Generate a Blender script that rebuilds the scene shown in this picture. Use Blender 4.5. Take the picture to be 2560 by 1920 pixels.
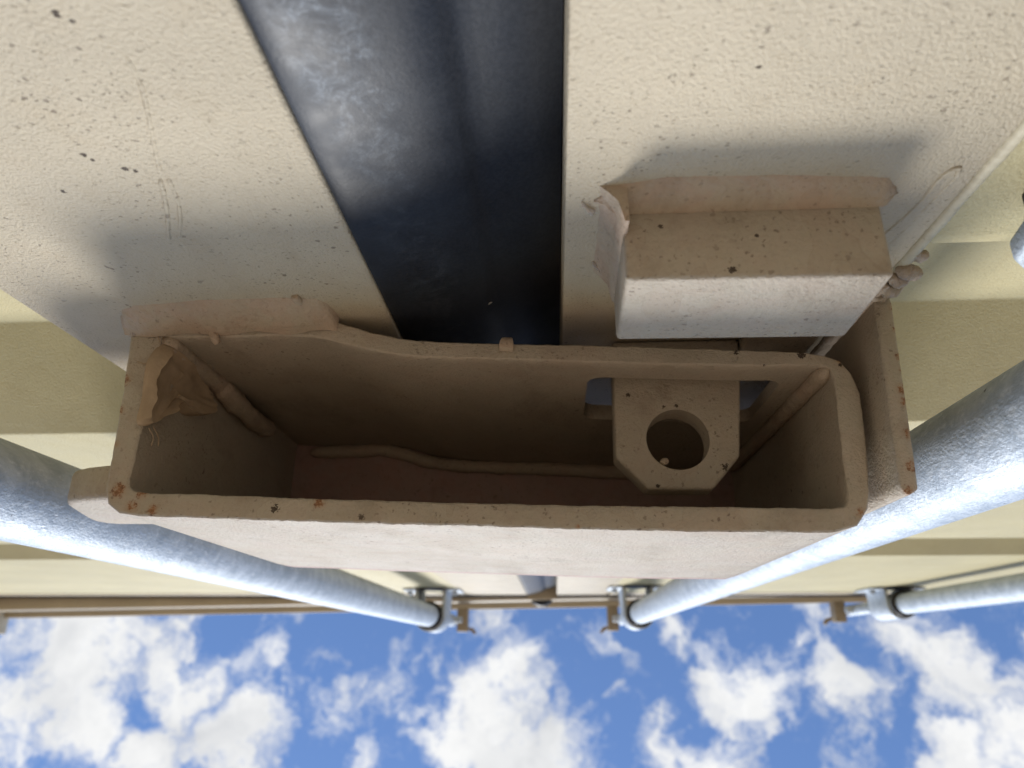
import bpy, bmesh, math, random
from mathutils import Vector, Matrix, noise

for o in list(bpy.data.objects):
    bpy.data.objects.remove(o)
S = bpy.context.scene
C = S.collection
R = math.radians
Z0 = 0.99                                   # height of the lens above the ground; local z below is measured from it

# ------------------------------------------------------------------ camera
cam_d = bpy.data.cameras.new('camera')
cam = bpy.data.objects.new('camera', cam_d)
C.objects.link(cam)
S.camera = cam
cam_d.sensor_width = 36.0
cam_d.lens = 24.97
cam_d.clip_start = 0.005
cam_d.clip_end = 2000
M = Matrix(((0.9984, 0.0180, 0.0544), (-0.0024, -0.9354, 0.3535), (0.0572, -0.3531, -0.9338)))
q = M.to_quaternion(); q.normalize()
cam.rotation_mode = 'QUATERNION'
cam.rotation_quaternion = q
cam.location = (0, 0.1095, Z0)
cam_d.dof.use_dof = True
cam_d.dof.focus_distance = 0.235
cam_d.dof.aperture_fstop = 15.0

# ------------------------------------------------------------------ light
SUN_EL, SUN_AZ = 45.0, -11.0               # veiled by cloud, high in front of the doors; azimuth of the direction TO it from +Y, clockwise
world = bpy.data.worlds.new('World')
S.world = world
world.use_nodes = True
world.cycles.sampling_method = 'MANUAL'
world.cycles.sample_map_resolution = 512


def sky_world():
    nt = world.node_tree
    nt.nodes.clear()
    N = nt.nodes.new
    L = nt.links.new
    out = N('ShaderNodeOutputWorld')
    bg = N('ShaderNodeBackground')
    bg.inputs['Strength'].default_value = 0.11
    L(bg.outputs[0], out.inputs[0])
    sky = N('ShaderNodeTexSky')
    sky.sky_type = 'NISHITA'
    sky.sun_disc = False
    sky.sun_elevation = R(SUN_EL)
    sky.sun_rotation = R(SUN_AZ)
    sky.air_density = 1.15
    sky.dust_density = 0.2
    sky.ozone_density = 3.0
    tc = N('ShaderNodeTexCoord')
    sep = N('ShaderNodeSeparateXYZ')
    L(tc.outputs['Generated'], sep.inputs[0])

    def math_(op, a, b=None, clamp=False):
        m = N('ShaderNodeMath'); m.operation = op; m.use_clamp = clamp
        for i, v in enumerate((a, b)):
            if v is None: continue
            if isinstance(v, (int, float)): m.inputs[i].default_value = v
            else: L(v, m.inputs[i])
        return m.outputs[0]
    zc = math_('MAXIMUM', sep.outputs[2], 0.04)
    px = math_('DIVIDE', sep.outputs[0], zc)
    py = math_('DIVIDE', sep.outputs[1], zc)
    P = N('ShaderNodeCombineXYZ')
    L(px, P.inputs[0]); L(py, P.inputs[1])
    # domain warp
    wn = N('ShaderNodeTexNoise'); wn.inputs['Scale'].default_value = 7.5; wn.inputs['Detail'].default_value = 5.0
    wn.inputs['Roughness'].default_value = 0.6
    L(P.outputs[0], wn.inputs['Vector'])
    ws = N('ShaderNodeVectorMath'); ws.operation = 'SUBTRACT'; ws.inputs[1].default_value = (.5, .5, .5)
    L(wn.outputs['Color'], ws.inputs[0])
    wm = N('ShaderNodeVectorMath'); wm.operation = 'SCALE'; wm.inputs['Scale'].default_value = 0.21
    L(ws.outputs[0], wm.inputs[0])
    wp = N('ShaderNodeVectorMath'); wp.operation = 'ADD'
    L(P.outputs[0], wp.inputs[0]); L(wm.outputs[0], wp.inputs[1])
    blobs = [(-.66, .035, .125, 1), (-.60, .105, .08, .8), (-.515, -.012, .045, .75), (-.50, .055, .062, 1), (-.52, .135, .06, .9),
             (-.425, .118, .062, 1), (-.35, -.034, .03, .55), (-.23, .046, .05, .5), (-.285, .075, .035, .35),
             (-.085, -.036, .035, .75), (-.06, .035, .055, .8), (-.075, .09, .075, 1), (-.03, .125, .08, 1), (-.24, .125, .045, .45),
             (.165, -.018, .032, .55), (.235, .046, .056, 1), (.215, .085, .035, .7), (.355, .045, .045, 1), (.365, .09, .04, .6), (.345, -.06, .04, .6),
             (.46, .0, .05, .8), (.53, .03, .065, .9), (.60, .055, .08, 1), (.66, .0, .08, .9), (.16, .135, .05, .9), (.20, .15, .06, .8),
             (.50, .14, .07, 1), (.56, .1, .06, .8), (.33, -.02, .03, .35), (-.40, .03, .04, .55), (-.33, .06, .03, .4), (-.16, .09, .03, .5), (-.18, .02, .025, .45), (.06, -.03, .025, .4), (.07, .06, .03, .35), (.29, .0, .035, .5), (.42, .06, .04, .5), (.10, .02, .03, .3), (-.30, .0, .03, .35)]
    field = None
    for bx, by, r, a in blobs:
        d = N('ShaderNodeVectorMath'); d.operation = 'DISTANCE'
        L(wp.outputs[0], d.inputs[0]); d.inputs[1].default_value = (bx, by, 0)
        mr = N('ShaderNodeMapRange'); mr.interpolation_type = 'SMOOTHSTEP'
        mr.inputs['From Min'].default_value = 0.0; mr.inputs['From Max'].default_value = 1.7 * r
        mr.inputs['To Min'].default_value = a; mr.inputs['To Max'].default_value = 0
        L(d.outputs['Value'], mr.inputs['Value'])
        field = mr.outputs[0] if field is None else math_('MAXIMUM', field, mr.outputs[0])
    # the rest of the sky: the same broken cumulus, from broad noise
    bn = N('ShaderNodeTexNoise'); bn.inputs['Scale'].default_value = 3.2; bn.inputs['Detail'].default_value = 4.0
    L(wp.outputs[0], bn.inputs['Vector'])
    bmr = N('ShaderNodeMapRange'); bmr.interpolation_type = 'SMOOTHSTEP'
    bmr.inputs['From Min'].default_value = 0.50; bmr.inputs['From Max'].default_value = 0.72
    L(bn.outputs['Fac'], bmr.inputs['Value'])
    dist = N('ShaderNodeVectorMath'); dist.operation = 'DISTANCE'
    sc = N('ShaderNodeVectorMath'); sc.operation = 'MULTIPLY'; sc.inputs[1].default_value = (1, 3.6, 1)
    L(P.outputs[0], sc.inputs[0]); L(sc.outputs[0], dist.inputs[0]); dist.inputs[1].default_value = (-.04, .18, 0)
    far = N('ShaderNodeMapRange'); far.inputs['From Min'].default_value = .68; far.inputs['From Max'].default_value = .95
    L(dist.outputs['Value'], far.inputs['Value'])
    field = math_('MAXIMUM', field, math_('MULTIPLY', bmr.outputs[0], far.outputs[0]))
    fn = N('ShaderNodeTexNoise'); fn.inputs['Scale'].default_value = 17; fn.inputs['Detail'].default_value = 6.0
    fn.inputs['Roughness'].default_value = 0.62
    L(wp.outputs[0], fn.inputs['Vector'])
    dens = math_('ADD', field, math_('MULTIPLY', math_('SUBTRACT', fn.outputs['Fac'], 0.5), 1.9))
    mask = N('ShaderNodeMapRange'); mask.interpolation_type = 'SMOOTHSTEP'
    mask.inputs['From Min'].default_value = 0.10; mask.inputs['From Max'].default_value = 0.88
    L(dens, mask.inputs['Value'])
    # cloud shade: thin parts blueish white, cores bright, some grey bases
    gn = N('ShaderNodeTexNoise'); gn.inputs['Scale'].default_value = 6; gn.inputs['Detail'].default_value = 4.0
    L(wp.outputs[0], gn.inputs['Vector'])
    cr = N('ShaderNodeValToRGB')
    cr.color_ramp.elements[0].position = .34; cr.color_ramp.elements[0].color = (4.7, 4.8, 4.95, 1)
    cr.color_ramp.elements[1].position = .60; cr.color_ramp.elements[1].color = (6.4, 6.42, 6.4, 1)
    L(gn.outputs['Fac'], cr.inputs[0])
    mix = N('ShaderNodeMix'); mix.data_type = 'RGBA'
    L(mask.outputs[0], mix.inputs['Factor'])
    tint = N('ShaderNodeMix'); tint.data_type = 'RGBA'; tint.blend_type = 'MULTIPLY'; tint.inputs['Factor'].default_value = 1
    L(sky.outputs[0], tint.inputs['A']); tint.inputs['B'].default_value = (1.02, 1.12, 1.28, 1)
    L(tint.outputs['Result'], mix.inputs['A']); L(cr.outputs[0], mix.inputs['B'])
    L(mix.outputs['Result'], bg.inputs['Color'])


sky_world()
sun_d = bpy.data.lights.new('sun', 'SUN')
sun_d.energy = 2.9
sun_d.angle = R(17)
sun_d.color = (1.0, 0.975, 0.935)
sun = bpy.data.objects.new('sun', sun_d)
C.objects.link(sun)
az = R(SUN_AZ); el = R(SUN_EL)
to_sun = Vector((math.sin(az) * math.cos(el), math.cos(az) * math.cos(el), math.sin(el)))
sun.rotation_euler = to_sun.to_track_quat('Z', 'Y').to_euler()

S.view_settings.view_transform = 'Standard'
S.view_settings.look = 'None'
S.view_settings.exposure = 0.45
S.view_settings.gamma = 1.0
S.render.engine = 'CYCLES'
S.cycles.max_bounces = 6
S.cycles.diffuse_bounces = 5
S.cycles.glossy_bounces = 2

# ------------------------------------------------------------------ materials


class NT:
    def __init__(self, name):
        self.m = bpy.data.materials.new(name)
        self.m.use_nodes = True
        self.t = self.m.node_tree
        self.t.nodes.clear()
        self.out = self.n('ShaderNodeOutputMaterial')
        self.b = self.n('ShaderNodeBsdfPrincipled')
        self.l(self.b.outputs[0], self.out.inputs[0])
        self.b.inputs['Specular IOR Level'].default_value = .17
        g = self.n('ShaderNodeNewGeometry')
        self.pos = g.outputs['Position']

    def n(self, t): return self.t.nodes.new(t)
    def l(self, a, b): self.t.links.new(a, b)

    def noise(self, scale, detail=3, rough=.55, vec=None, stretch=None, dist=0):
        nn = self.n('ShaderNodeTexNoise')
        nn.inputs['Scale'].default_value = scale
        nn.inputs['Detail'].default_value = detail
        nn.inputs['Roughness'].default_value = rough
        nn.inputs['Distortion'].default_value = dist
        v = vec or self.pos
        if stretch:
            mm = self.n('ShaderNodeVectorMath'); mm.operation = 'MULTIPLY'; mm.inputs[1].default_value = stretch
            self.l(v, mm.inputs[0]); v = mm.outputs[0]
        self.l(v, nn.inputs['Vector'])
        return nn.outputs['Fac']

    def rng(self, v, a, b, c=0.0, d=1.0, smooth=True):
        m = self.n('ShaderNodeMapRange')
        m.interpolation_type = 'SMOOTHSTEP' if smooth else 'LINEAR'
        m.inputs['From Min'].default_value = a; m.inputs['From Max'].default_value = b
        m.inputs['To Min'].default_value = c; m.inputs['To Max'].default_value = d
        self.l(v, m.inputs['Value'])
        return m.outputs[0]

    def math(self, op, a, b=None, clamp=False):
        m = self.n('ShaderNodeMath'); m.operation = op; m.use_clamp = clamp
        for i, v in enumerate((a, b)):
            if v is None: continue
            if isinstance(v, (int, float)): m.inputs[i].default_value = v
            else: self.l(v, m.inputs[i])
        return m.outputs[0]

    def mix(self, f, a, b):
        m = self.n('ShaderNodeMix'); m.data_type = 'RGBA'
        for s, v in (('Factor', f), ('A', a), ('B', b)):
            if isinstance(v, (int, float)): m.inputs[s].default_value = v
            elif isinstance(v, tuple): m.inputs[s].default_value = (v[0], v[1], v[2], 1)
            else: self.l(v, m.inputs[s])
        return m.outputs['Result']

    def specks(self, cell, rmax, gate=.5, thin=None):
        """mask of small irregular specks, one per some of the cells"""
        v = self.pos
        w = self.n('ShaderNodeTexNoise'); w.inputs['Scale'].default_value = 1.6 / cell; w.inputs['Detail'].default_value = 2
        self.l(v, w.inputs['Vector'])
        ms = self.n('ShaderNodeVectorMath'); ms.operation = 'SCALE'; ms.inputs['Scale'].default_value = cell * .9
        self.l(w.outputs['Color'], ms.inputs[0])
        ad = self.n('ShaderNodeVectorMath'); ad.operation = 'ADD'
        self.l(v, ad.inputs[0]); self.l(ms.outputs[0], ad.inputs[1])
        vv = ad.outputs[0]
        if thin:
            mm = self.n('ShaderNodeVectorMath'); mm.operation = 'MULTIPLY'; mm.inputs[1].default_value = thin
            self.l(vv, mm.inputs[0]); vv = mm.outputs[0]
        vo = self.n('ShaderNodeTexVoronoi'); vo.inputs['Scale'].default_value = 1 / cell
        self.l(vv, vo.inputs['Vector'])
        sp = self.n('ShaderNodeSeparateColor'); self.l(vo.outputs['Color'], sp.inputs[0])
        r = self.math('MULTIPLY', self.math('SUBTRACT', sp.outputs[0], gate), rmax / (1 - gate))
        d = self.math('SUBTRACT', r, vo.outputs['Distance'])
        return self.rng(d, 0, .06)

    def spots(self, pts):
        f = None
        for (x, y, z, r) in pts:
            d = self.n('ShaderNodeVectorMath'); d.operation = 'DISTANCE'
            self.l(self.pos, d.inputs[0]); d.inputs[1].default_value = (x, y, z + Z0)
            v = self.rng(d.outputs['Value'], r, .15 * r)
            f = v if f is None else self.math('MAXIMUM', f, v)
        return f

    def bump(self, h, dist, prev=None, strength=1.0):
        b = self.n('ShaderNodeBump'); b.inputs['Distance'].default_value = dist; b.inputs['Strength'].default_value = strength
        self.l(h, b.inputs['Height'])
        if prev: self.l(prev, b.inputs['Normal'])
        return b.outputs[0]


RUST = [(.1095, .006, .21, .0025), (.1090, .014, .21, .002), (.1055, .058, .21, .0035), (.1030, .0655, .21, .003), (-.1445, .045, .22, .002), (.0075, .0735, .22, .0015), (-.1405, .0605, .22, .0045), (-.1325, .0615, .22, .0035), (-.0739, .0651, .22, .0035), (.0485, .0665, .22, .0025), (-.1462, .022, .22, .004),
        (-.146, .033, .22, .003), (.1087, .0232, .21, .0028), (.1071, .0339, .21, .0032), (.1085, .0275, .21, .002), (.1072, .038, .21, .003),
        (.1065, .048, .21, .003), (.095, .02, .22, .0035), (-.135, .066, .22, .0035), (-.128, .067, .22, .003), (.093, .07, .22, .003)]
DARK = [(.0362, -.001, .158, .0014), (.0362, .001, .159, .0012), (.0450, .0215, .156, .0016), (.0285, .0085, .156, .0010), (.0360, .0015, .1515, .0014), (.0520, .0120, .156, .0009), (.0823, .0179, .22, .0022), (.0943, .0216, .22, .0012),
        (.0699, .0213, .22, .0008), (-.1345, .0015, .213, .0014), (-.1022, 0, .1371, 0.0014), (-.100, 0, .138, 0.0010), (-.0876, 0, .0947, 0.0010), (-.1091, 0, .1316, 0.0013),
        (-.108, 0, .1335, 0.0010), (.0427, 0, .113, 0.0009), (-.123, 0, .145, 0.0013), (-.0895, 0, .093, 0.0014), (.0615, .0165, .22, .0014), (.0365, .0555, .245, .0012),
        (.060, .049, .245, .0022), (.0405, .0265, .245, .0011), (.0450, .0262, .245, .0012), (.028, .022, .245, .0012), (-.088, .067, .22, .0022), (-.060, .070, .22, .0016)]


def paint(name, base, rough=.36, grain=520, pit=1.0, aged=True, rust=(), dark=(), emboss=.0005, pink=.0):
    k = NT(name)
    big = k.noise(9, 4, .6)
    mid = k.noise(70, 4, .65)
    col = k.mix(k.rng(big, .35, .7), tuple(c * .93 for c in base), tuple(min(.9, c * 1.05) for c in base))
    col = k.mix(k.math('MULTIPLY', k.rng(mid, .5, .75), .28), col, (base[0] * .86, base[1] * .80, base[2] * .72))
    if pink:
        pn = k.noise(85, 3, .6, dist=.6)
        col = k.mix(k.math('MULTIPLY', k.rng(pn, .42, .62), pink), col, (base[0] * 1.02, base[1] * .80, base[2] * .76))
        col = k.mix(k.math('MULTIPLY', k.rng(pn, .50, .36), pink * .6), col, (base[0] * .84, base[1] * .84, base[2] * .74))
        pe = k.noise(48, 3, .55, dist=.4)
        col = k.mix(k.math('MULTIPLY', k.rng(pe, .565, .575), .16), col, (base[0] * .80, base[1] * .70, base[2] * .66))
        col = k.mix(k.math('MULTIPLY', k.rng(k.math('ABSOLUTE', k.math('SUBTRACT', pe, .57)), .006, .0), .20), col, (base[0] * .5, base[1] * .42, base[2] * .36))
    fine = k.noise(grain, 3, .65)
    col = k.mix(k.math('MULTIPLY', k.rng(fine, .50, .70), .22), col, (base[0] * .70, base[1] * .66, base[2] * .62))
    h = fine
    nb = k.bump(h, emboss)
    if aged:
        s1 = k.specks(.0040, .22, .30)
        s2 = k.specks(.0017, .36, .45, thin=(1, 1, 1.8))
        s3 = k.specks(.013, .075, .5)
        s = k.math('MAXIMUM', k.math('MULTIPLY', s1, .75), k.math('MULTIPLY', s2, .62))
        s = k.math('MAXIMUM', s, k.math('MULTIPLY', s3, .9))
        patch = k.rng(k.noise(26, 3, .6), .38, .62, .35, 1)
        s = k.math('MULTIPLY', k.math('MULTIPLY', s, patch), .85 * pit)
        col = k.mix(s, col, (.13, .095, .07))
        nb = k.bump(k.math('SUBTRACT', 1, s), .00025, nb)
        if rust:
            rn = k.noise(650, 5, .75)
            rs = k.spots(rust)
            rmask = k.rng(k.math('ADD', k.math('MULTIPLY', rs, .22), rn), .63, .76)
            rmask = k.math('MULTIPLY', rmask, k.rng(rs, .02, .4))
            col = k.mix(k.math('MULTIPLY', rs, .35), col, (.40, .24, .13))
            col = k.mix(k.math('MULTIPLY', rmask, .85), col, k.mix(k.rng(rn, .45, .7), (.36, .15, .05), (.10, .04, .02)))
        if dark:
            ds = k.spots(dark)
            dmask = k.rng(k.math('ADD', ds, k.math('MULTIPLY', k.math('SUBTRACT', k.noise(1500, 3, .6), .5), 3.2)), .42, .62)
            dmask = k.math('MULTIPLY', dmask, k.rng(ds, 0, .3))
            col = k.mix(k.math('MULTIPLY', dmask, .9), col, (.04, .025, .017))
    if pink:
        gr = k.noise(30, 5, .7, stretch=(1, 1, .45))
        col = k.mix(k.math('MULTIPLY', k.rng(gr, .50, .72), .42), col, (base[0] * .52, base[1] * .47, base[2] * .42))
    else:
        gr = k.noise(24, 6, .72, stretch=(1.6, 1, .3))
        col = k.mix(k.math('MULTIPLY', k.rng(gr, .52, .75), .22), col, (base[0] * .62, base[1] * .58, base[2] * .55))
    wav = k.noise(95, 3, .5)
    nb = k.bump(wav, .0007, nb, .5)
    k.l(nb, k.b.inputs['Normal'])
    k.l(col, k.b.inputs['Base Color'])
    k.l(k.rng(k.noise(40, 4, .6), .3, .7, rough - .06, rough + .08), k.b.inputs['Roughness'])
    return k.m


CREAM = (.525, .452, .330)
m_door = paint('cream_container_paint', CREAM, .42, 1000, emboss=.0007, dark=[d for d in DARK if d[1] == 0])
m_box = paint('cream_lock_box_paint', (.455, .398, .315), .57, 700, .9, emboss=.0006, pink=.14, rust=RUST, dark=[d for d in DARK if d[1] != 0])
m_mauve = paint('mauve_paint_of_box_ceiling', (.43, .30, .26), .55, 500, .8, emboss=.0004, pink=.3)  # top plate only: darker and pinker than the box paint
m_weld = paint('pinkish_painted_weld', (.46, .38, .29), .5, 420, .7, emboss=.0009, pink=.28, dark=[d for d in DARK if d[2] < .214])
m_panel = paint('cream_panel_paint', (.53, .465, .275), .55, 900, .28, aged=True)
m_far = paint('cream_plain_paint', CREAM, .42, 300, 0, aged=False)


def galv():
    k = NT('galvanised_steel')
    k.b.inputs['Metallic'].default_value = .32
    a = k.noise(330, 4, .65, stretch=(1, 1, .8))
    b = k.noise(60, 5, .65, dist=.6)
    streak = k.noise(240, 3, .6, stretch=(1.6, 1.6, .22), dist=.8)
    col = k.mix(k.rng(b, .3, .7), (.36, .41, .46), (.53, .58, .63))
    col = k.mix(k.math('MULTIPLY', k.rng(streak, .5, .7), .45), col, (.36, .42, .49))
    col = k.mix(k.math('MULTIPLY', k.rng(a, .5, .72), .4), col, (.82, .85, .88))
    sp = k.specks(.009, .15, .6, thin=(1, 1, 1.8))
    col = k.mix(k.math('MULTIPLY', sp, .8), col, (.13, .12, .12))
    k.l(col, k.b.inputs['Base Color'])
    k.l(k.rng(a, .3, .7, .52, .68), k.b.inputs['Roughness'])
    nb = k.bump(streak, .00022)
    nb = k.bump(k.noise(700, 3, .6), .0004, nb)
    k.l(nb, k.b.inputs['Normal'])
    return k.m


m_galv = galv()


def rubber():
    k = NT('black_rubber_seal')
    f = k.noise(900, 3, .6)
    sx = k.n('ShaderNodeSeparateXYZ'); k.l(k.pos, sx.inputs[0])
    x = k.math('ADD', sx.outputs[0], k.math('MULTIPLY', k.math('SUBTRACT', sx.outputs[2], Z0 + .11), -.05))
    band = k.math('MULTIPLY', k.rng(x, -.054, -.046), k.rng(x, -.030, -.041))
    zz = k.rng(sx.outputs[2], Z0 + .16, Z0 + .10)
    n1 = k.noise(120, 6, .72, dist=1.2)
    lace = k.math('ABSOLUTE', k.math('SUBTRACT', k.noise(260, 4, .7, dist=.5), .5))
    lm = k.rng(lace, .045, .0)
    bloom = k.math('MULTIPLY', k.math('MULTIPLY', k.rng(n1, .42, .66), band), k.math('ADD', k.math('MULTIPLY', zz, 1.0), .15))
    bloom = k.math('MULTIPLY', bloom, k.math('ADD', k.math('MULTIPLY', lm, .38), .30), True)
    col = k.mix(k.rng(f, .3, .7), (.012, .014, .018), (.022, .024, .029))
    blue_grey = k.math('MULTIPLY', k.rng(k.noise(30, 5, .6), .35, .7), k.rng(x, -.006, -.05))  # patchy blue-grey tint, stronger towards the left of the seal
    col = k.mix(k.math('MULTIPLY', blue_grey, .45), col, (.040, .048, .062))
    col = k.mix(bloom, col, (.26, .29, .32))
    k.l(col, k.b.inputs['Base Color'])
    k.l(k.rng(k.noise(60, 3, .6), .3, .7, .42, .54), k.b.inputs['Roughness'])
    k.b.inputs['Specular IOR Level'].default_value = .30
    k.l(k.bump(f, .00005), k.b.inputs['Normal'])
    return k.m


m_rubber = rubber()


def simple(name, col, rough, grain=400, metal=0):
    k = NT(name)
    f = k.noise(grain, 4, .6)
    k.l(k.mix(f, tuple(c * .75 for c in col), tuple(c * 1.2 for c in col)), k.b.inputs['Base Color'])
    k.b.inputs['Roughness'].default_value = rough
    k.b.inputs['Metallic'].default_value = metal
    k.l(k.bump(f, .0003), k.b.inputs['Normal'])
    return k.m


m_black = simple('dark_plastic_and_shade', (.025, .022, .02), .5)  # for the plastic parts, and the strip painting shade under the header lip
m_keeper = simple('brown_painted_keeper', (.33, .27, .19), .5, 200)
m_mud = simple('dried_mud', (.40, .30, .20), .85, 260)
m_seam = simple('yellowed_sealant', (.56, .50, .36), .5, 300)
m_chip = simple('bright_scratched_steel', (.75, .75, .76), .3, 900, .3)


def ground_mat():
    k = NT('pale_gravel')
    a = k.noise(25, 6, .65)
    b = k.noise(.6, 4, .6)
    col = k.mix(a, (.28, .19, .115), (.50, .365, .24))
    col = k.mix(k.rng(b, .35, .65), col, (.39, .28, .18))
    k.l(col, k.b.inputs['Base Color'])
    k.b.inputs['Roughness'].default_value = .95
    k.l(k.bump(a, .02), k.b.inputs['Normal'])
    return k.m


m_ground = ground_mat()

# ------------------------------------------------------------------ builders


def thing(name, label, cat, loc=(0, 0, 0), group=None):
    o = bpy.data.objects.new(name, None)
    o.empty_display_size = .02
    C.objects.link(o)
    o.location = (loc[0], loc[1], loc[2] + Z0)
    o['label'] = label; o['category'] = cat
    if group: o['group'] = group
    return o


def origin(o):
    v = Vector((0, 0, 0))
    while o is not None:
        v += o.location; o = o.parent
    return v


def mk(name, verts, faces, mat, parent=None, bevel=0, seg=2, angle=45, smooth=True, label=None):
    """verts in place coordinates with z measured from the lens height"""
    off = origin(parent)
    me = bpy.data.meshes.new(name)
    me.from_pydata([(v[0] - off.x, v[1] - off.y, v[2] + Z0 - off.z) for v in verts], [], faces)
    bm = bmesh.new(); bm.from_mesh(me)
    bmesh.ops.remove_doubles(bm, verts=bm.verts, dist=1e-6)
    bmesh.ops.recalc_face_normals(bm, faces=bm.faces)
    if bevel:
        es = [e for e in bm.edges if len(e.link_faces) == 2 and e.calc_face_angle(0) > R(28)]
        if es:
            bmesh.ops.bevel(bm, geom=es, offset=bevel, segments=seg, profile=.5, affect='EDGES', clamp_overlap=True)
    bm.to_mesh(me); bm.free()
    if smooth:
        for p in me.polygons: p.use_smooth = True
        me.set_sharp_from_angle(angle=R(angle))
    me.materials.append(mat)
    o = bpy.data.objects.new(name, me)
    C.objects.link(o)
    if parent: o.parent = parent
    else: o.location = (0, 0, 0)
    if label: o['label'] = label
    return o


def box_vf(x0, x1, y0, y1, z0, z1):
    v = [(x, y, z) for z in (z0, z1) for y in (y0, y1) for x in (x0, x1)]
    f = [(0, 1, 3, 2), (4, 5, 7, 6), (0, 1, 5, 4), (2, 3, 7, 6), (0, 2, 6, 4), (1, 3, 7, 5)]
    return v, f


def box(name, b, mat, parent=None, bevel=0, **k):
    v, f = box_vf(*b)
    return mk(name, v, f, mat, parent, bevel, **k)


def prism(name, pts, a0, a1, mat, parent=None, axis='z', bevel=0, steps=1, **k):
    """closed polygon extruded along an axis"""
    n = len(pts); verts = []
    for s in range(steps + 1):
        t = a0 + (a1 - a0) * s / steps
        for p in pts:
            verts.append({'z': (p[0], p[1], t), 'x': (t, p[0], p[1]), 'y': (p[0], t, p[1])}[axis])
    faces = [tuple(range(n))[::-1], tuple(range(n * steps, n * steps + n))]
    for s in range(steps):
        for i in range(n):
            j = (i + 1) % n
            faces.append((s * n + i, s * n + j, (s + 1) * n + j, (s + 1) * n + i))
    return mk(name, verts, faces, mat, parent, bevel, **k)


def loft(name, secs, mat, parent=None, cap=True, **k):
    n = len(secs[0]); verts = [p for s in secs for p in s]; faces = []
    for s in range(len(secs) - 1):
        for i in range(n):
            j = (i + 1) % n
            faces.append((s * n + i, s * n + j, (s + 1) * n + j, (s + 1) * n + i))
    if cap:
        faces += [tuple(range(n))[::-1], tuple(range(n * (len(secs) - 1), n * len(secs)))]
    return mk(name, verts, faces, mat, parent, **k)


def spline(pts, n):
    """Catmull-Rom through tuples"""
    out = []
    m = len(pts)
    for i in range(m - 1):
        p0, p1, p2, p3 = pts[max(i - 1, 0)], pts[i], pts[i + 1], pts[min(i + 2, m - 1)]
        for s in range(n):
            t = s / n
            out.append(tuple(.5 * ((2 * b) + (c - a) * t + (2 * a - 5 * b + 4 * c - d) * t * t + (-a + 3 * b - 3 * c + d) * t ** 3)
                             for a, b, c, d in zip(p0, p1, p2, p3)))
    out.append(tuple(pts[-1]))
    return out


def lump(p, scale, amp):
    return noise.noise(Vector(p) * scale) * amp


def bead(name, path, r, mat, parent=None, sides=10, amp=.25, ripple=.12, ns=260, flat=(1, 1), n=10, tail=True, **k):
    """a weld bead: a lumpy tube along a path"""
    P = [Vector(p) for p in spline(path, n)]
    secs = []
    for i, p in enumerate(P):
        t = (P[min(i + 1, len(P) - 1)] - P[max(i - 1, 0)]).normalized()
        a = t.orthogonal() if abs(t.z) > .9 else t.cross(Vector((0, 0, 1)))
        a.normalize(); b = t.cross(a).normalized()
        rr = r * (1 + lump(p, ns, amp) + ripple * math.sin(i * 2.1))
        if tail:
            rr *= min(1, .35 + i * .3, .35 + (len(P) - 1 - i) * .3)
        secs.append([tuple(p + (a * math.cos(q_) * flat[0] + b * math.sin(q_) * flat[1]) * rr * (1 + lump(p + a * math.cos(q_) * r + b * math.sin(q_) * r, ns * 1.7, amp)))
                     for q_ in [2 * math.pi * j / sides for j in range(sides)]])
    return loft(name, secs, mat, parent, angle=70, **k)


def cyl(name, x, y, r, z0, z1, mat, parent=None, sides=40, steps=1, bevel=0, **k):
    pts = [(x + r * math.cos(2 * math.pi * i / sides), y + r * math.sin(2 * math.pi * i / sides)) for i in range(sides)]
    return prism(name, pts, z0, z1, mat, parent, 'z', bevel, steps, **k)


def cut(ob, cutters):
    """subtract meshes now, keep only the result"""
    for c in cutters:
        md = ob.modifiers.new('cut', 'BOOLEAN'); md.operation = 'DIFFERENCE'; md.object = c; md.solver = 'EXACT'
    dg = bpy.context.evaluated_depsgraph_get()
    me = bpy.data.meshes.new_from_object(ob.evaluated_get(dg))
    ob.modifiers.clear()
    ob.data = me
    for c in cutters: bpy.data.objects.remove(c)
    for p in me.polygons: p.use_smooth = True
    me.set_sharp_from_angle(angle=R(33))


def rrect(x0, x1, y0, y1, r, n=5):
    pts = []
    for cx, cy, a in ((x1 - r, y1 - r, 0), (x0 + r, y1 - r, 90), (x0 + r, y0 + r, 180), (x1 - r, y0 + r, 270)):
        for i in range(n + 1):
            t = R(a + 90 * i / n); pts.append((cx + r * math.cos(t), cy + r * math.sin(t)))
    return pts


# ------------------------------------------------------------------ setting: ground
GZ = -Z0
g = mk('ground', [(-400, -400, GZ), (400, -400, GZ), (400, 400, GZ), (-400, 400, GZ)], [(0, 1, 2, 3)], m_ground, smooth=False)
g['kind'] = 'structure'

# ------------------------------------------------------------------ the container shell
XL, XR = -1.236, 1.184
ZB, ZT = GZ + .10, 1.600                     # ZB: bottom of the doors
DT = 1.500                                   # top edge of the door leaves
shell = thing('shipping_container', 'cream painted steel shipping container frame and roof edge above and around its closed doors', 'shipping container', (-.0256, -3.05, GZ))
SL = -.017


def lipy(x): return .0205 + SL * x


hx = [XL, XR]
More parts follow.
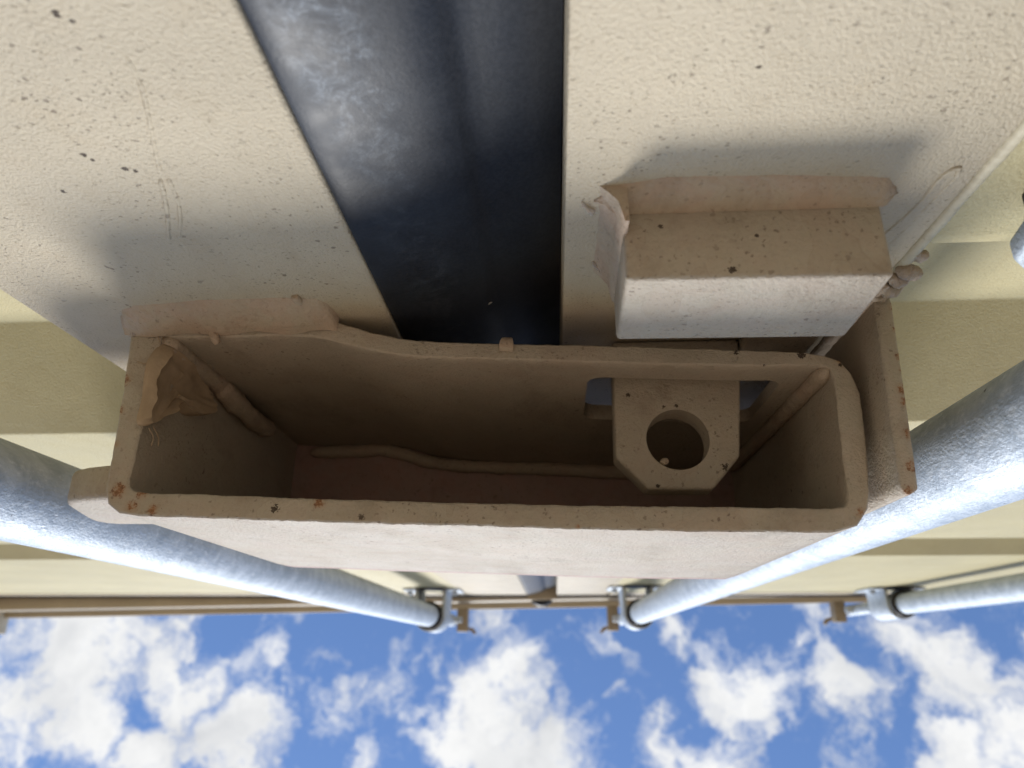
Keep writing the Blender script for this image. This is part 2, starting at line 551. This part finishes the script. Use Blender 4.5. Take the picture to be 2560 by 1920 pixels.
# door header: a beam whose lower flange, face and drip lip are seen from below
prof = [(-.024, DT + .012), (-.012, DT + .012), (-.0105, DT + .046), (-.0145, DT + .052), (-.0145, DT + .080), (-.019, DT + .084), (-.019, DT + .088), (0, DT + .0885), (0, ZT), (-.10, ZT), (-.10, DT + .012)]
secs = []
for x in hx:
    secs.append([(x, lipy(x) + a, z) for a, z in prof])
loft('header', secs, m_door, shell, bevel=.0015)
prof = [(-.030, DT + .0805), (-.0140, DT + .0805), (-.0140, DT + .0835), (-.030, DT + .0835)]
loft('lip_shade_strip', [[(x, lipy(x) + a, z) for a, z in prof] for x in (XL + .01, XR - .01)], m_black, shell)  # added black strip that paints in the shade under the drip lip
box('roof_panel', (XL + .003, XR - .003, -6.0, -.09, ZT - .055, ZT - .01), m_far, shell, bevel=.003)
for s, xa in ((-1, XL), (1, XR)):
    box('side_wall', (xa if s < 0 else xa - .04, xa + .04 if s < 0 else xa, -6.0, -.14, GZ + .11, ZT - .06), m_far, shell)
    box('corner_post', (xa - .002 if s < 0 else xa - .06, xa + .06 if s < 0 else xa + .002, -.14, -.012, GZ + .12, DT + .005), m_far, shell, bevel=.003)
    box('corner_casting', (xa - .006 if s < 0 else xa - .10, xa + .018 if s < 0 else xa + .006, -.17, .075, ZT - .112, ZT + .006), m_far, shell, bevel=.004)
    box('corner_casting', (xa - .006 if s < 0 else xa - .16, xa + .16 if s < 0 else xa + .006, -.17, .012, GZ + .002, GZ + .118), m_far, shell, bevel=.004)
box('floor', (XL + .05, XR - .05, -5.95, -.1, GZ + .06, GZ + .12), m_far, shell)
box('end_wall', (XL, XR, -6.06, -6.003, GZ + .11, ZT - .02), m_far, shell)
box('door_sill', (XL + .17, XR - .17, -.12, -.02, GZ + .02, ZB - .012), m_far, shell, bevel=.003)

# ------------------------------------------------------------------ the two doors
GL, GR = -.0556, .0044
TL, TR = -.1780, .1052


def corr():
    d = .045
    key = [(0, ZB + .02), (0, -.44), (-d, -.395), (-d, -.345), (0, -.30), (0, .179), (-.0025, .187), (-d, .228), (-d, .308), (0, .3545), (0, .757), (-d, .802), (-d, .853), (0, .898), (0, DT - .05)]
    return key


def panel(name, x0, x1, parent):
    key = corr()
    t = .0025
    pts = [(y - .0004, z) for y, z in key] + [(y - t, z) for y, z in reversed(key)]
    o = prism(name, pts, x0, x1, m_panel, parent, 'x', steps=1)
    bm = bmesh.new(); bm.from_mesh(o.data)
    es = [e for e in bm.edges if len(e.link_faces) == 2 and e.calc_face_angle(0) > R(15) and abs(e.verts[0].co.x - e.verts[1].co.x) > .1]
    bmesh.ops.bevel(bm, geom=es, offset=.009, segments=5, profile=.5, affect='EDGES', clamp_overlap=True)
    bm.to_mesh(o.data); bm.free()
    for p in o.data.polygons: p.use_smooth = True
    o.data.set_sharp_from_angle(angle=R(40))
    return o


dl = thing('container_door', 'left cream steel door, left of the black rubber seal, carrying the open-bottomed lock box', 'door', (-.62, 0, ZB))
box('edge_post', (TL, GL, -.06, 0, ZB, DT), m_door, dl, bevel=.0012)
panel('corrugated_panel', XL + .06, TL + .001, dl)
box('outer_post', (XL + .012, XL + .059, -.045, .0, ZB, DT), m_door, dl, bevel=.0012)
box('top_rail', (XL + .06, TL - .001, -.045, .001, DT - .049, DT - .001), m_door, dl, bevel=.0012)
box('top_seal', (XL + .02, GL, -.04, .004, DT + .001, DT + .010), m_rubber, dl, bevel=.001)

dr = thing('container_door', 'right cream steel door with speckled paint, right of the black rubber seal, behind the welded block', 'door', (.60, 0, ZB))
box('edge_post', (GR, TR, -.06, 0, ZB, DT), m_door, dr, bevel=.0012)
panel('corrugated_panel', .1085, XR - .06, dr)
box('outer_post', (XR - .059, XR - .012, -.045, .0, ZB, DT), m_door, dr, bevel=.0012)
box('top_rail', (.1085, XR - .06, -.045, .001, DT - .049, DT - .001), m_door, dr, bevel=.0012)
box('top_seal', (GR, XR - .02, -.04, .004, DT + .001, DT + .010), m_rubber, dr, bevel=.001)
bead('seam_weld', [(.1068, -.0012, ZB + .03), (.1068, -.001, .0), (.1070, -.0010, .1), (.1067, -.0011, .15), (.1069, -.001, .19), (.1068, -.001, .3), (.1068, -.001, 1.4)], .0019, m_seam, dr, n=40, amp=.12, ripple=.05, ns=60)
# long run of set paint down the face of the post
bead('paint_run', [(.0925, -.0003, .1905), (.0938, -.0003, .178), (.0966, -.0003, .163), (.0968, -.0002, .151), (.0990, -.0001, .1475), (.1006, -.0003, .1515)], .0007, m_door, dr, n=14, amp=.3, ripple=0, ns=300)
bead('paint_run', [(.1006, -.0004, .1515), (.0996, -.0004, .162), (.0985, -.0005, .176), (.0965, -.0005, .19)], .0006, m_door, dr, n=14, amp=.3, ripple=0, ns=300)
# raised paint sags on the left post
bead('paint_run', [(-.0821, -.0004, .102), (-.0838, -.0003, .112), (-.0897, -.0003, .127), (-.0945, -.0003, .139)], .0006, m_door, dl, n=14, amp=.4, ripple=0, ns=300)
bead('paint_run', [(-.0955, -.0003, .141), (-.0990, -.0002, .150), (-.1030, -.0002, .159), (-.1078, -.0003, .1685)], .0007, m_door, dl, n=14, amp=.4, ripple=0, ns=300)
bead('paint_run', [(-.0935, -.0003, .141), (-.0960, -.0002, .151), (-.1000, -.0002, .160), (-.1045, -.0003, .168)], .0006, m_door, dl, n=14, amp=.4, ripple=0, ns=300)

# the black seal that fills the gap (fixed to the left door)
sp = [(GL + .0003, -.030), (GL + .0003, -.0012), (-.0540, -.0008), (-.0500, -.0014), (-.0450, -.0022), (-.0380, -.0036), (-.0300, -.0055), (-.0260, -.0066), (-.0225, -.0080), (-.0205, -.0092), (-.0190, -.0104),
      (-.0170, -.0113), (-.0140, -.0120), (-.0100, -.0130), (-.0030, -.0148), (GR - .0003, -.0185), (GR - .0003, -.030)]
seal = prism('rubber_seal', sp, ZB, DT + .022, m_rubber, dl, 'z', steps=30, angle=50)
bead('rubber_seal_end', [(-.045, .004, DT + .024), (-.026, .011, DT + .030), (-.008, .004, DT + .024)], .011, m_rubber, seal, amp=.15, ripple=0, ns=50)

# ------------------------------------------------------------------ lock box
lb = thing('lock_box', 'open-bottomed cream steel lock box over the door gap, its dark inside seen from below', 'lock box', (-.025, .035, .22))
OI = [((-.1479, .0004), (-.1362, .0055)), ((-.138, .0004), (-.1315, .0062)), ((-.128, .0004), (-.125, .0066)), ((-.110, .0004), (-.110, .0068)), ((-.095, .0004), (-.0945, .0065)), ((-.082, .0004), (-.0825, .0072)),
      ((-.0745, .0013), (-.076, .0086)), ((-.068, .0040), (-.070, .0103)), ((-.0619, .0060), (-.0640, .0122)), ((-.0521, .0083), (-.0533, .0146)),
      ((-.0456, .0095), (-.046, .0157)), ((-.030, .0107), (-.030, .0166)), ((-.0138, .0115), (-.0138, .0173)), ((.010, .0125), (.010, .0188)), ((.0328, .0136), (.0328, .0200)),
      ((.0631, .0155), (.0624, .0213)), ((.082, .0168), (.081, .0216)), ((.0897, .0181), (.0885, .0219)), ((.0945, .0202), (.0908, .0228)), ((.0975, .0242), (.0916, .0262)),
      ((.0990, .0316), (.0915, .033)), ((.0987, .0394), (.0910, .040)), ((.0977, .052), (.0905, .052)), ((.0966, .0631), (.0899, .0630)), ((.0953, .0685), (.0895, .0662)),
      ((.0912, .0735), (.0882, .0678)), ((.0838, .0756), (.0845, .0684)), ((.0427, .0751), (.0427, .0675)), ((.005, .0740), (.005, .0667)), ((-.0279, .0728), (-.0281, .0657)), ((-.080, .0711), (-.080, .0637)),
      ((-.1169, .0695), (-.115, .0620)), ((-.1325, .0690), (-.1300, .0617)), ((-.1390, .0680), (-.1352, .0610)), ((-.1435, .0648), (-.1374, .0594)), ((-.1452, .0600), (-.1379, .0570)),
      ((-.1453, .0515), (-.1374, .0500)), ((-.1462, .0271), (-.1366, .0273)), ((-.147, .012), (-.1364, .012))]
ring = []
for i in range(len(OI)):
    (a, b), (c, d) = OI[i], OI[(i + 1) % len(OI)]
    L_ = math.hypot(c[0] - a[0], c[1] - a[1])
    n = max(1, int(L_ / .0018))
    for s in range(n):
        t = s / n
        ring.append((a[0] + (c[0] - a[0]) * t, a[1] + (c[1] - a[1]) * t, b[0] + (d[0] - b[0]) * t, b[1] + (d[1] - b[1]) * t))
BZ, TZ = .220, .3605
n = len(ring)
rows = []   # each row: (mix across 0 outer..1 inner, z)
across = [(0, TZ), (0, .30), (0, .25), (0, .232), (0, .2245), (0, .2206), (.03, .2203), (.09, .2200), (.38, .21995), (.62, .21995), (.91, .2200), (.97, .2203), (1, .2206), (1, .2245), (1, .232), (1, .25), (1, .30), (1, TZ)]
verts = []
for ri, (w, z) in enumerate(across):
    for i, (ox, oy, ix, iy) in enumerate(ring):
        x = ox + (ix - ox) * w; y = oy + (iy - oy) * w
        zz = z
        if z < .23:
            e = noise.noise(Vector((x * 170, y * 170, 3.3 + w)))
            e2 = noise.noise(Vector((x * 520, y * 520, 7.1 + w * 2)))
            px, py = ix - ox, iy - oy
            ll = math.hypot(px, py) or 1
            k_ = (.00026 * e + .00020 * e2) * (1 if z < .2215 else .25)
            x += px / ll * k_; y += py / ll * k_
            zz += .00028 * noise.noise(Vector((x * 110, y * 110, 9.7 + w)))
        verts.append((x, y, zz))
faces = []
m_ = len(across)
for ri in range(m_):
    rj = (ri + 1) % m_
    for i in range(n):
        j = (i + 1) % n
        faces.append((ri * n + i, ri * n + j, rj * n + j, rj * n + i))
body = mk('shell', verts, faces, m_box, lb, angle=32)
slot = prism('cutter', rrect(.0131, .0800, .2335, .2812, .006), .004, .034, m_box, lb, axis='y')
cut(body, [slot])
# top plate: S-shaped back edge where it is welded to the back wall
tp = [(ox + (ix - ox) * .0, oy) for ox, oy, ix, iy in ring]
prism('top_plate', [(a, b) for a, b in tp[::2]], TZ + .0002, TZ + .006, m_mauve, lb, 'z', bevel=.0006)
# inner weld round the ceiling
wpath = [(-.128, .0105, .3590), (-.105, .0100, .3590), (-.090, .0098, .3590), (-.078, .0120, .3590), (-.066, .0160, .3590), (-.050, .0185, .3590), (-.030, .0198, .3590), (0, .0210, .3590), (.04, .0235, .3590), (.085, .0250, .3590)]
bead('ceiling_weld', wpath, .0034, m_weld, lb, n=8, amp=.15, ripple=.05, ns=120)
# vertical corner welds inside
bead('corner_weld', [(.0900, .0230, .2208), (.0896, .0232, .245), (.0894, .0232, .27), (.0892, .0232, .30), (.0890, .0232, .356)], .0030, m_weld, lb, n=10, amp=.12, ripple=.04, ns=90)
bead('corner_weld', [(-.1352, .0072, .2212), (-.1350, .0076, .235), (-.1350, .0078, .25), (-.1348, .0080, .27), (-.1345, .0088, .282)], .0040, m_weld, lb, n=10, amp=.10, ripple=.02, ns=90)
bead('corner_weld', [(-.1335, .0090, .262), (-.1325, .0112, .272), (-.1318, .0130, .286), (-.1325, .0128, .300), (-.1340, .0110, .318)], .0040, m_weld, lb, n=8, amp=.22, ripple=.03, ns=90)


def fillet(name, xs, A, B, bulge, mat, parent, back=.0006, seed=0.0, amp=.0005, seg=6):
    """weld metal between a line on the door (y=0, z=A) and a line on the part (y, z)=B"""
    secs = []
    for i, x in enumerate(xs):
        za = A(x); yb, zb = B(x)
        edge = min(1.0, min(i, len(xs) - 1 - i) / 3.0)
        pts = [(x, -back, zb + .001), (x, -back, za)]
        for s in range(1, seg):
            t = s / seg
            y = yb * t; z = za + (zb - za) * t
            nb = math.sin(math.pi * t) * bulge * (.4 + .6 * edge)
            nn = noise.noise(Vector((x * 150 + seed, t * 2.5, seed))) * amp + noise.noise(Vector((x * 480 + seed, t * 5, seed))) * amp * .45
            d = math.hypot(yb, zb - za) or 1
            y += (za - zb) / -d * (nb + nn); z += -(yb) / d * (nb + nn)
            pts.append((x, y, z))
        pts.append((x, yb, zb))
        pts.append((x, yb * .5, zb + .001))
        secs.append(pts)
    return loft(name, secs, mat, parent, angle=75)


def lerp_tab(tab, x):
    for (x0, a), (x1, b) in zip(tab, tab[1:]):
        if x0 <= x <= x1:
            t = (x - x0) / (x1 - x0); t = t * t * (3 - 2 * t)
            return a + (b - a) * t
    return tab[0][1] if x < tab[0][0] else tab[-1][1]


At = [(-.1495, .2150), (-.1455, .2095), (-.1387, .2068), (-.1128, .2042), (-.0892, .2038), (-.0775, .2052), (-.0745, .2090), (-.0735, .2165)]
fillet('weld_bead', [-.1495 + i * .076 / 70 for i in range(71)], lambda x: lerp_tab(At, x),
       lambda x: (.0058 + .0006 * math.sin(x * 260), .2196 + .0003 * math.sin(x * 330)), .0004, m_weld, lb, seed=2.3)
bead('weld_drip', [(-.1175, .0052, .2190), (-.1165, .0068, .2190), (-.116, .0082, .2196), (-.1158, .0088, .2204)], .0014, m_weld, lb, amp=.2, ripple=0)
bead('weld_drip', [(-.0835, .0005, .2030), (-.0830, .0008, .2052), (-.0830, .0010, .2068)], .0014, m_weld, lb, amp=.2, ripple=0)
bead('weld_drip', [(-.0168, .0118, .2197), (-.0146, .0122, .2192), (-.0124, .0121, .2197)], .0026, m_weld, lb, amp=.1, ripple=0, flat=(1, .6))
bead('weld_bead', [(-.1478, .0015, .2190), (-.1485, .0018, .24), (-.1482, .0018, .27), (-.1485, .0018, .31), (-.1483, .0018, .36)], .0030, m_weld, lb, n=16, amp=.25, ns=160)
# rounded lug on the left end
tab = [(-.1450, .2475), (-.1560, .2470), (-.1660, .2480), (-.1750, .2508), (-.1820, .2545), (-.1870, .2620), (-.1905, .2720), (-.1955, .2870), (-.1970, .2950), (-.1950, .3000), (-.1900, .3035), (-.1700, .3045), (-.1450, .3045)]
prism('side_lug', tab, .0445, .0575, m_box, lb, axis='y', bevel=.0046, seg=4)
# torn flap of mud on the left inner wall
yz = [(.0090, .2215), (.0180, .2165), (.0300, .2175), (.0372, .2170), (.0385, .2195), (.0350, .2235), (.0300, .2290), (.0255, .2350), (.0270, .2420), (.0258, .2480), (.0225, .2550), (.0165, .2580), (.0125, .2550), (.0100, .2380)]
cy_, cz_ = .020, .236
secs = []
for s, (sc_, h_) in enumerate(((1.03, -.0005), (1.04, .0022), (.95, .0048), (.84, .0034), (.64, .0020), (.42, .0030), (.2, .0018), (.02, .0014))):
    sec = []
    for y, z in spline(yz + [yz[0]], 7)[:-1]:
        yy = cy_ + (y - cy_) * sc_; z2 = cz_ + (z - cz_) * sc_
        e = noise.noise(Vector((yy * 150, z2 * 70, 4.4))) + .25 * noise.noise(Vector((yy * 420, z2 * 200, 1.4)))
        sec.append((-.1366 + h_ * (1 + .9 * e) + (.0011 * e if s else 0), yy, z2))
    secs.append(sec)
loft('mud_patch', secs, m_mud, lb, angle=60)
for pth in ([(-.1345, .0395, .2200), (-.1338, .0420, .2225), (-.1345, .0450, .2235)], [(-.1340, .0385, .2215), (-.1332, .0415, .2245), (-.1342, .0440, .2270)],
            [(-.1366, .0045, .2195), (-.1368, .0065, .2192), (-.1360, .0085, .2198)], [(-.1430, .0155, .2195), (-.1400, .0165, .2193), (-.1365, .0163, .2197)]):
    bead('cobweb_strand', pth, .00018, m_mud, lb, sides=5, amp=.3, ripple=0)

# ------------------------------------------------------------------ lug bracket on the right door
lg = thing('lock_bracket', 'welded square block on the right door with a drilled eye plate inside the lock box', 'lock bracket', (.05, .0, .165))
bv, bf = box_vf(.0190, .0836, .0002, .0235, .1560, .1925)
blk = mk('block', [(x + (.0004 if x < .05 else .0016) * (1 if z > .18 else 0), y + (.0006 if x > .05 else 0), z) for x, y, z in bv], bf, m_box, lg, bevel=.0013, seg=3)
Ab = [(.0120, .1560), (.0150, .1530), (.019, .1490), (.030, .1468), (.055, .1474), (.078, .1492), (.0835, .1502), (.0870, .1535), (.0885, .1570)]
fillet('weld_bead', [.0120 + i * .0765 / 70 for i in range(71)], lambda x: lerp_tab(Ab, x),
       lambda x: (lerp_tab([(.0120, .0006), (.0185, .0048), (.084, .0048), (.0886, .0008)], x), .1559), .0001, m_weld, lg, seed=7.7, amp=.0004)
secs = []
for i in range(40):
    z = .150 + i * .043 / 39
    w = .0062 + .0012 * noise.noise(Vector((z * 150, 1, 1)))
    secs.append([(.0200, -.0005, z), (.0200 - w * 1.1, -.0005, z), (.0200 - w * .7, .0020 + .0006 * noise.noise(Vector((z * 300, 2, 1))), z), (.0197 - w * .32, .0046 + .0006 * noise.noise(Vector((z * 260, 5, 1))), z), (.0190, .0105, z), (.0200, .0105, z)])
loft('weld_bead', secs, m_weld, lg, angle=80)
tg = [(.0232, .0006), (.0224, .0452), (.0330, .0565), (.0553, .0568), (.0656, .0452), (.0692, .0140), (.0698, .0006)]
tongue = prism('eye_plate', tg, .2450, .2560, m_box, lg, bevel=.0012, seg=3)
hole = cyl('cutter', .0446, .0388, .0111, .2380, .2600, m_box, lg, sides=56)
cut(tongue, [hole])
bead('weld_drip', [(.0385, .0478, .2450), (.0392, .0468, .2452), (.0402, .0466, .2460)], .0012, m_weld, lg, amp=.2, ripple=0)
box('added_slot_plate', (.0702, .0950, .0002, .0050, .1990, .3300), m_box, lg, bevel=.001)  # added plate, made up to block the blue opening at the slot's right end
bead('weld_bead', [(.024, .001, .2572), (.045, .001, .2576), (.069, .001, .2572)], .0025, m_weld, lg)

# ------------------------------------------------------------------ guard plate right of the box
gp = thing('guard_plate', 'rust-flecked cream steel guard plate standing on edge just right of the lock box', 'steel plate', (.107, .03, .21))
pl = [(.1042, .0004), (.1010, .0640), (.1028, .0668), (.1062, .0650), (.1068, .0560), (.1096, .0050), (.1094, .0004)]
zs = [.2100, .2106, .2125, .2200, .235, .26, .30, .345]
secs = []
for z in zs:
    sh = (z - .21) * .0
    k_ = .0 if z > .2101 else 1
    cx_, cy2 = .1055, .033
    sec = []
    for i, (x, y) in enumerate(pl):
        sec.append((x + sh + (cx_ - x) * .12 * k_, y + (.0005 if y < .06 else -.0006) * k_, z))
    secs.append(sec)
prism('plate', pl, .2100, .3450, m_box, gp, bevel=.0009, seg=2, steps=1)
rnd = random.Random(5)
for (x, y, z, r) in ((.1092, .0010, .1960, .0026), (.1078, .0015, .2000, .0022), (.1062, .0020, .2045, .0026), (.1092, .0005, .2062, .0020), (.1045, .0025, .2085, .0022), (.1098, -.0010, .1895, .0019)):
    p = [(x - r * 1.5, y, z - r * .9), (x - r * .5, y + .0006, z - r * .2), (x + r * .6, y, z + r * .5), (x + r * 1.2, y - .001, z + r * 1.2)]
    bead('weld_bead', p, r * .85, m_weld, gp, n=6, amp=.5, ripple=.1, ns=420)
bead('weld_bead', [(.1035, .001, .2030), (.1038, .0012, .215), (.1036, .0010, .235), (.1038, .0012, .27), (.1036, .001, .34)], .0028, m_weld, gp, n=16, amp=.15, ripple=.04, ns=140)

# ------------------------------------------------------------------ locking bars


def locking_bar(x, y, r, ze, keeper_dx, label):
    t = thing('locking_bar', label, 'locking bar', (x, y, ZB + .05), 'vertical galvanised locking bars on the doors')
    cyl('rod', x, y, r, ZB + .05, ze, m_galv, t, sides=64, steps=1, bevel=.001)
    cyl('washer', x, y, r * 1.28, ze - .012, ze - .004, m_black, t, sides=48, bevel=.001)
    cyl('sleeve', x, y, r * 1.14, ze + .0005, ze + .100, m_galv, t, sides=48, bevel=.0015)
    # strap of the bearing bracket, an omega round the rod with two feet on the door
    sec = []
    ro, ri = r * 1.45, r * 1.17
    arc = [R(-10 + 200 * i / 18) for i in range(19)]
    outer = [(x + ro * 1.9, .0035), (x + ro * 1.05, .0035)] + [(x + ro * math.cos(a), y + ro * math.sin(a)) for a in arc] + [(x - ro * 1.05, .0035), (x - ro * 1.9, .0035)]
    inner = [(x + ro * 1.9, .0008), (x + ri * 1.0, .0008)] + [(x + ri * math.cos(a), y + ri * math.sin(a)) for a in arc] + [(x - ri * 1.0, .0008), (x - ro * 1.9, .0008)]
    prism('bearing_strap', outer + inner[::-1], ze + .004, ze + .082, m_galv, t, bevel=.0008)
    for s in (-1, 1):
        cyl('bolt_head', x + s * ro * 1.5, .0060, .0055, ze + .022, ze + .030, m_galv, t, sides=6)
    # cam and its keeper on the header
    cyl('cam', x + keeper_dx * .35, y, r * .62, ze + .1005, DT + .045, m_galv, t, sides=24, bevel=.001)
    kx = x + keeper_dx
    ky = lipy(kx)
    b = box('cam_keeper', (kx - .011, kx + .011, ky - .0005, y + .022, DT + .036, DT + .064), m_keeper, t, bevel=.002)
    hk = [(kx - .004, y + .010), (kx + .020 * (1 if keeper_dx > 0 else -1), y + .014), (kx + .027 * (1 if keeper_dx > 0 else -1), y + .024), (kx + .022 * (1 if keeper_dx > 0 else -1), y + .026), (kx + .014 * (1 if keeper_dx > 0 else -1), y + .019), (kx - .004, y + .017)]
    prism('keeper_hook', hk, DT + .0645, DT + .0725, m_keeper, b)
    box('cam_arm', (min(x, kx) - .004, max(x, kx) + .004, y - .006, y + .006, DT - .006, DT + .006), m_galv, t, bevel=.002)
    box('bracket_foot', (x - r * 2.2, x + r * 2.2, -.0002, .0006, ze - .004, ze + .058), m_black, t)
    # lower guide near the door foot
    cyl('lower_sleeve', x, y, r * 1.12, ZB + .10, ZB + .16, m_galv, t, sides=32)
    prism('lower_strap', outer + inner[::-1], ZB + .11, ZB + .15, m_galv, t)
    return t


barL = locking_bar(-.2253, .0480, .0190, 1.330, .034, 'galvanised locking bar on the left door, behind the rounded lug of the box')
barR = locking_bar(.1450, .0460, .0180, 1.285, -.026, 'galvanised locking bar on the right door, rising just beyond the guard plate')
bar3 = locking_bar(.605, .0290, .0172, 1.330, -.030, 'outermost galvanised locking bar, far right near the frame edge against the sky')
# hub plate of the right bar low on the door, only its rounded corner in view
hp = [(.1135, .1450), (.1120, .1540), (.1145, .1650), (.1200, .1700), (.1290, .1722), (.1800, .1722), (.1860, .1650), (.1860, .1250), (.1790, .1200), (.1250, .1210), (.1170, .1300)]
hp2 = [(.1158, .1470), (.1160, .1590), (.1210, .1640), (.1780, .1660), (.1780, .1280), (.1200, .1320)]
hp = [(a + .0035, b) for a, b in hp]
hp2 = [(a + .0040, b) for a, b in hp2]
prism('hub_plate', hp, .0100, .0165, m_galv, barR, axis='y', bevel=.0015)


prism('hub_dark_block', hp2, .0001, .0100, m_black, barR, axis='y', bevel=.001)  # black block filling the space between hub plate and door

# ------------------------------------------------------------------ little bright nicks
for pts in ([(.0088, .0004, .1565), (.0106, .0006, .1590), (.0125, .0004, .1605)], [(.0130, .0005, .1865), (.0150, .0008, .1895), (.0172, .0006, .1920)], [(.0112, .0004, .1600), (.0122, .0005, .1618)]):
    bead('scratch', pts, .0005, m_chip, dr, sides=6, amp=.6, ripple=0, ns=900, flat=(1.8, .4))
for pts in ([(-.0218, -.0078, .2285), (-.0200, -.0108, .2300)], [(-.0188, -.0112, .2560), (-.0175, -.0120, .2575)]):
    bead('scratch', pts, .0004, m_chip, seal, sides=6, amp=.6, ripple=0, ns=900)
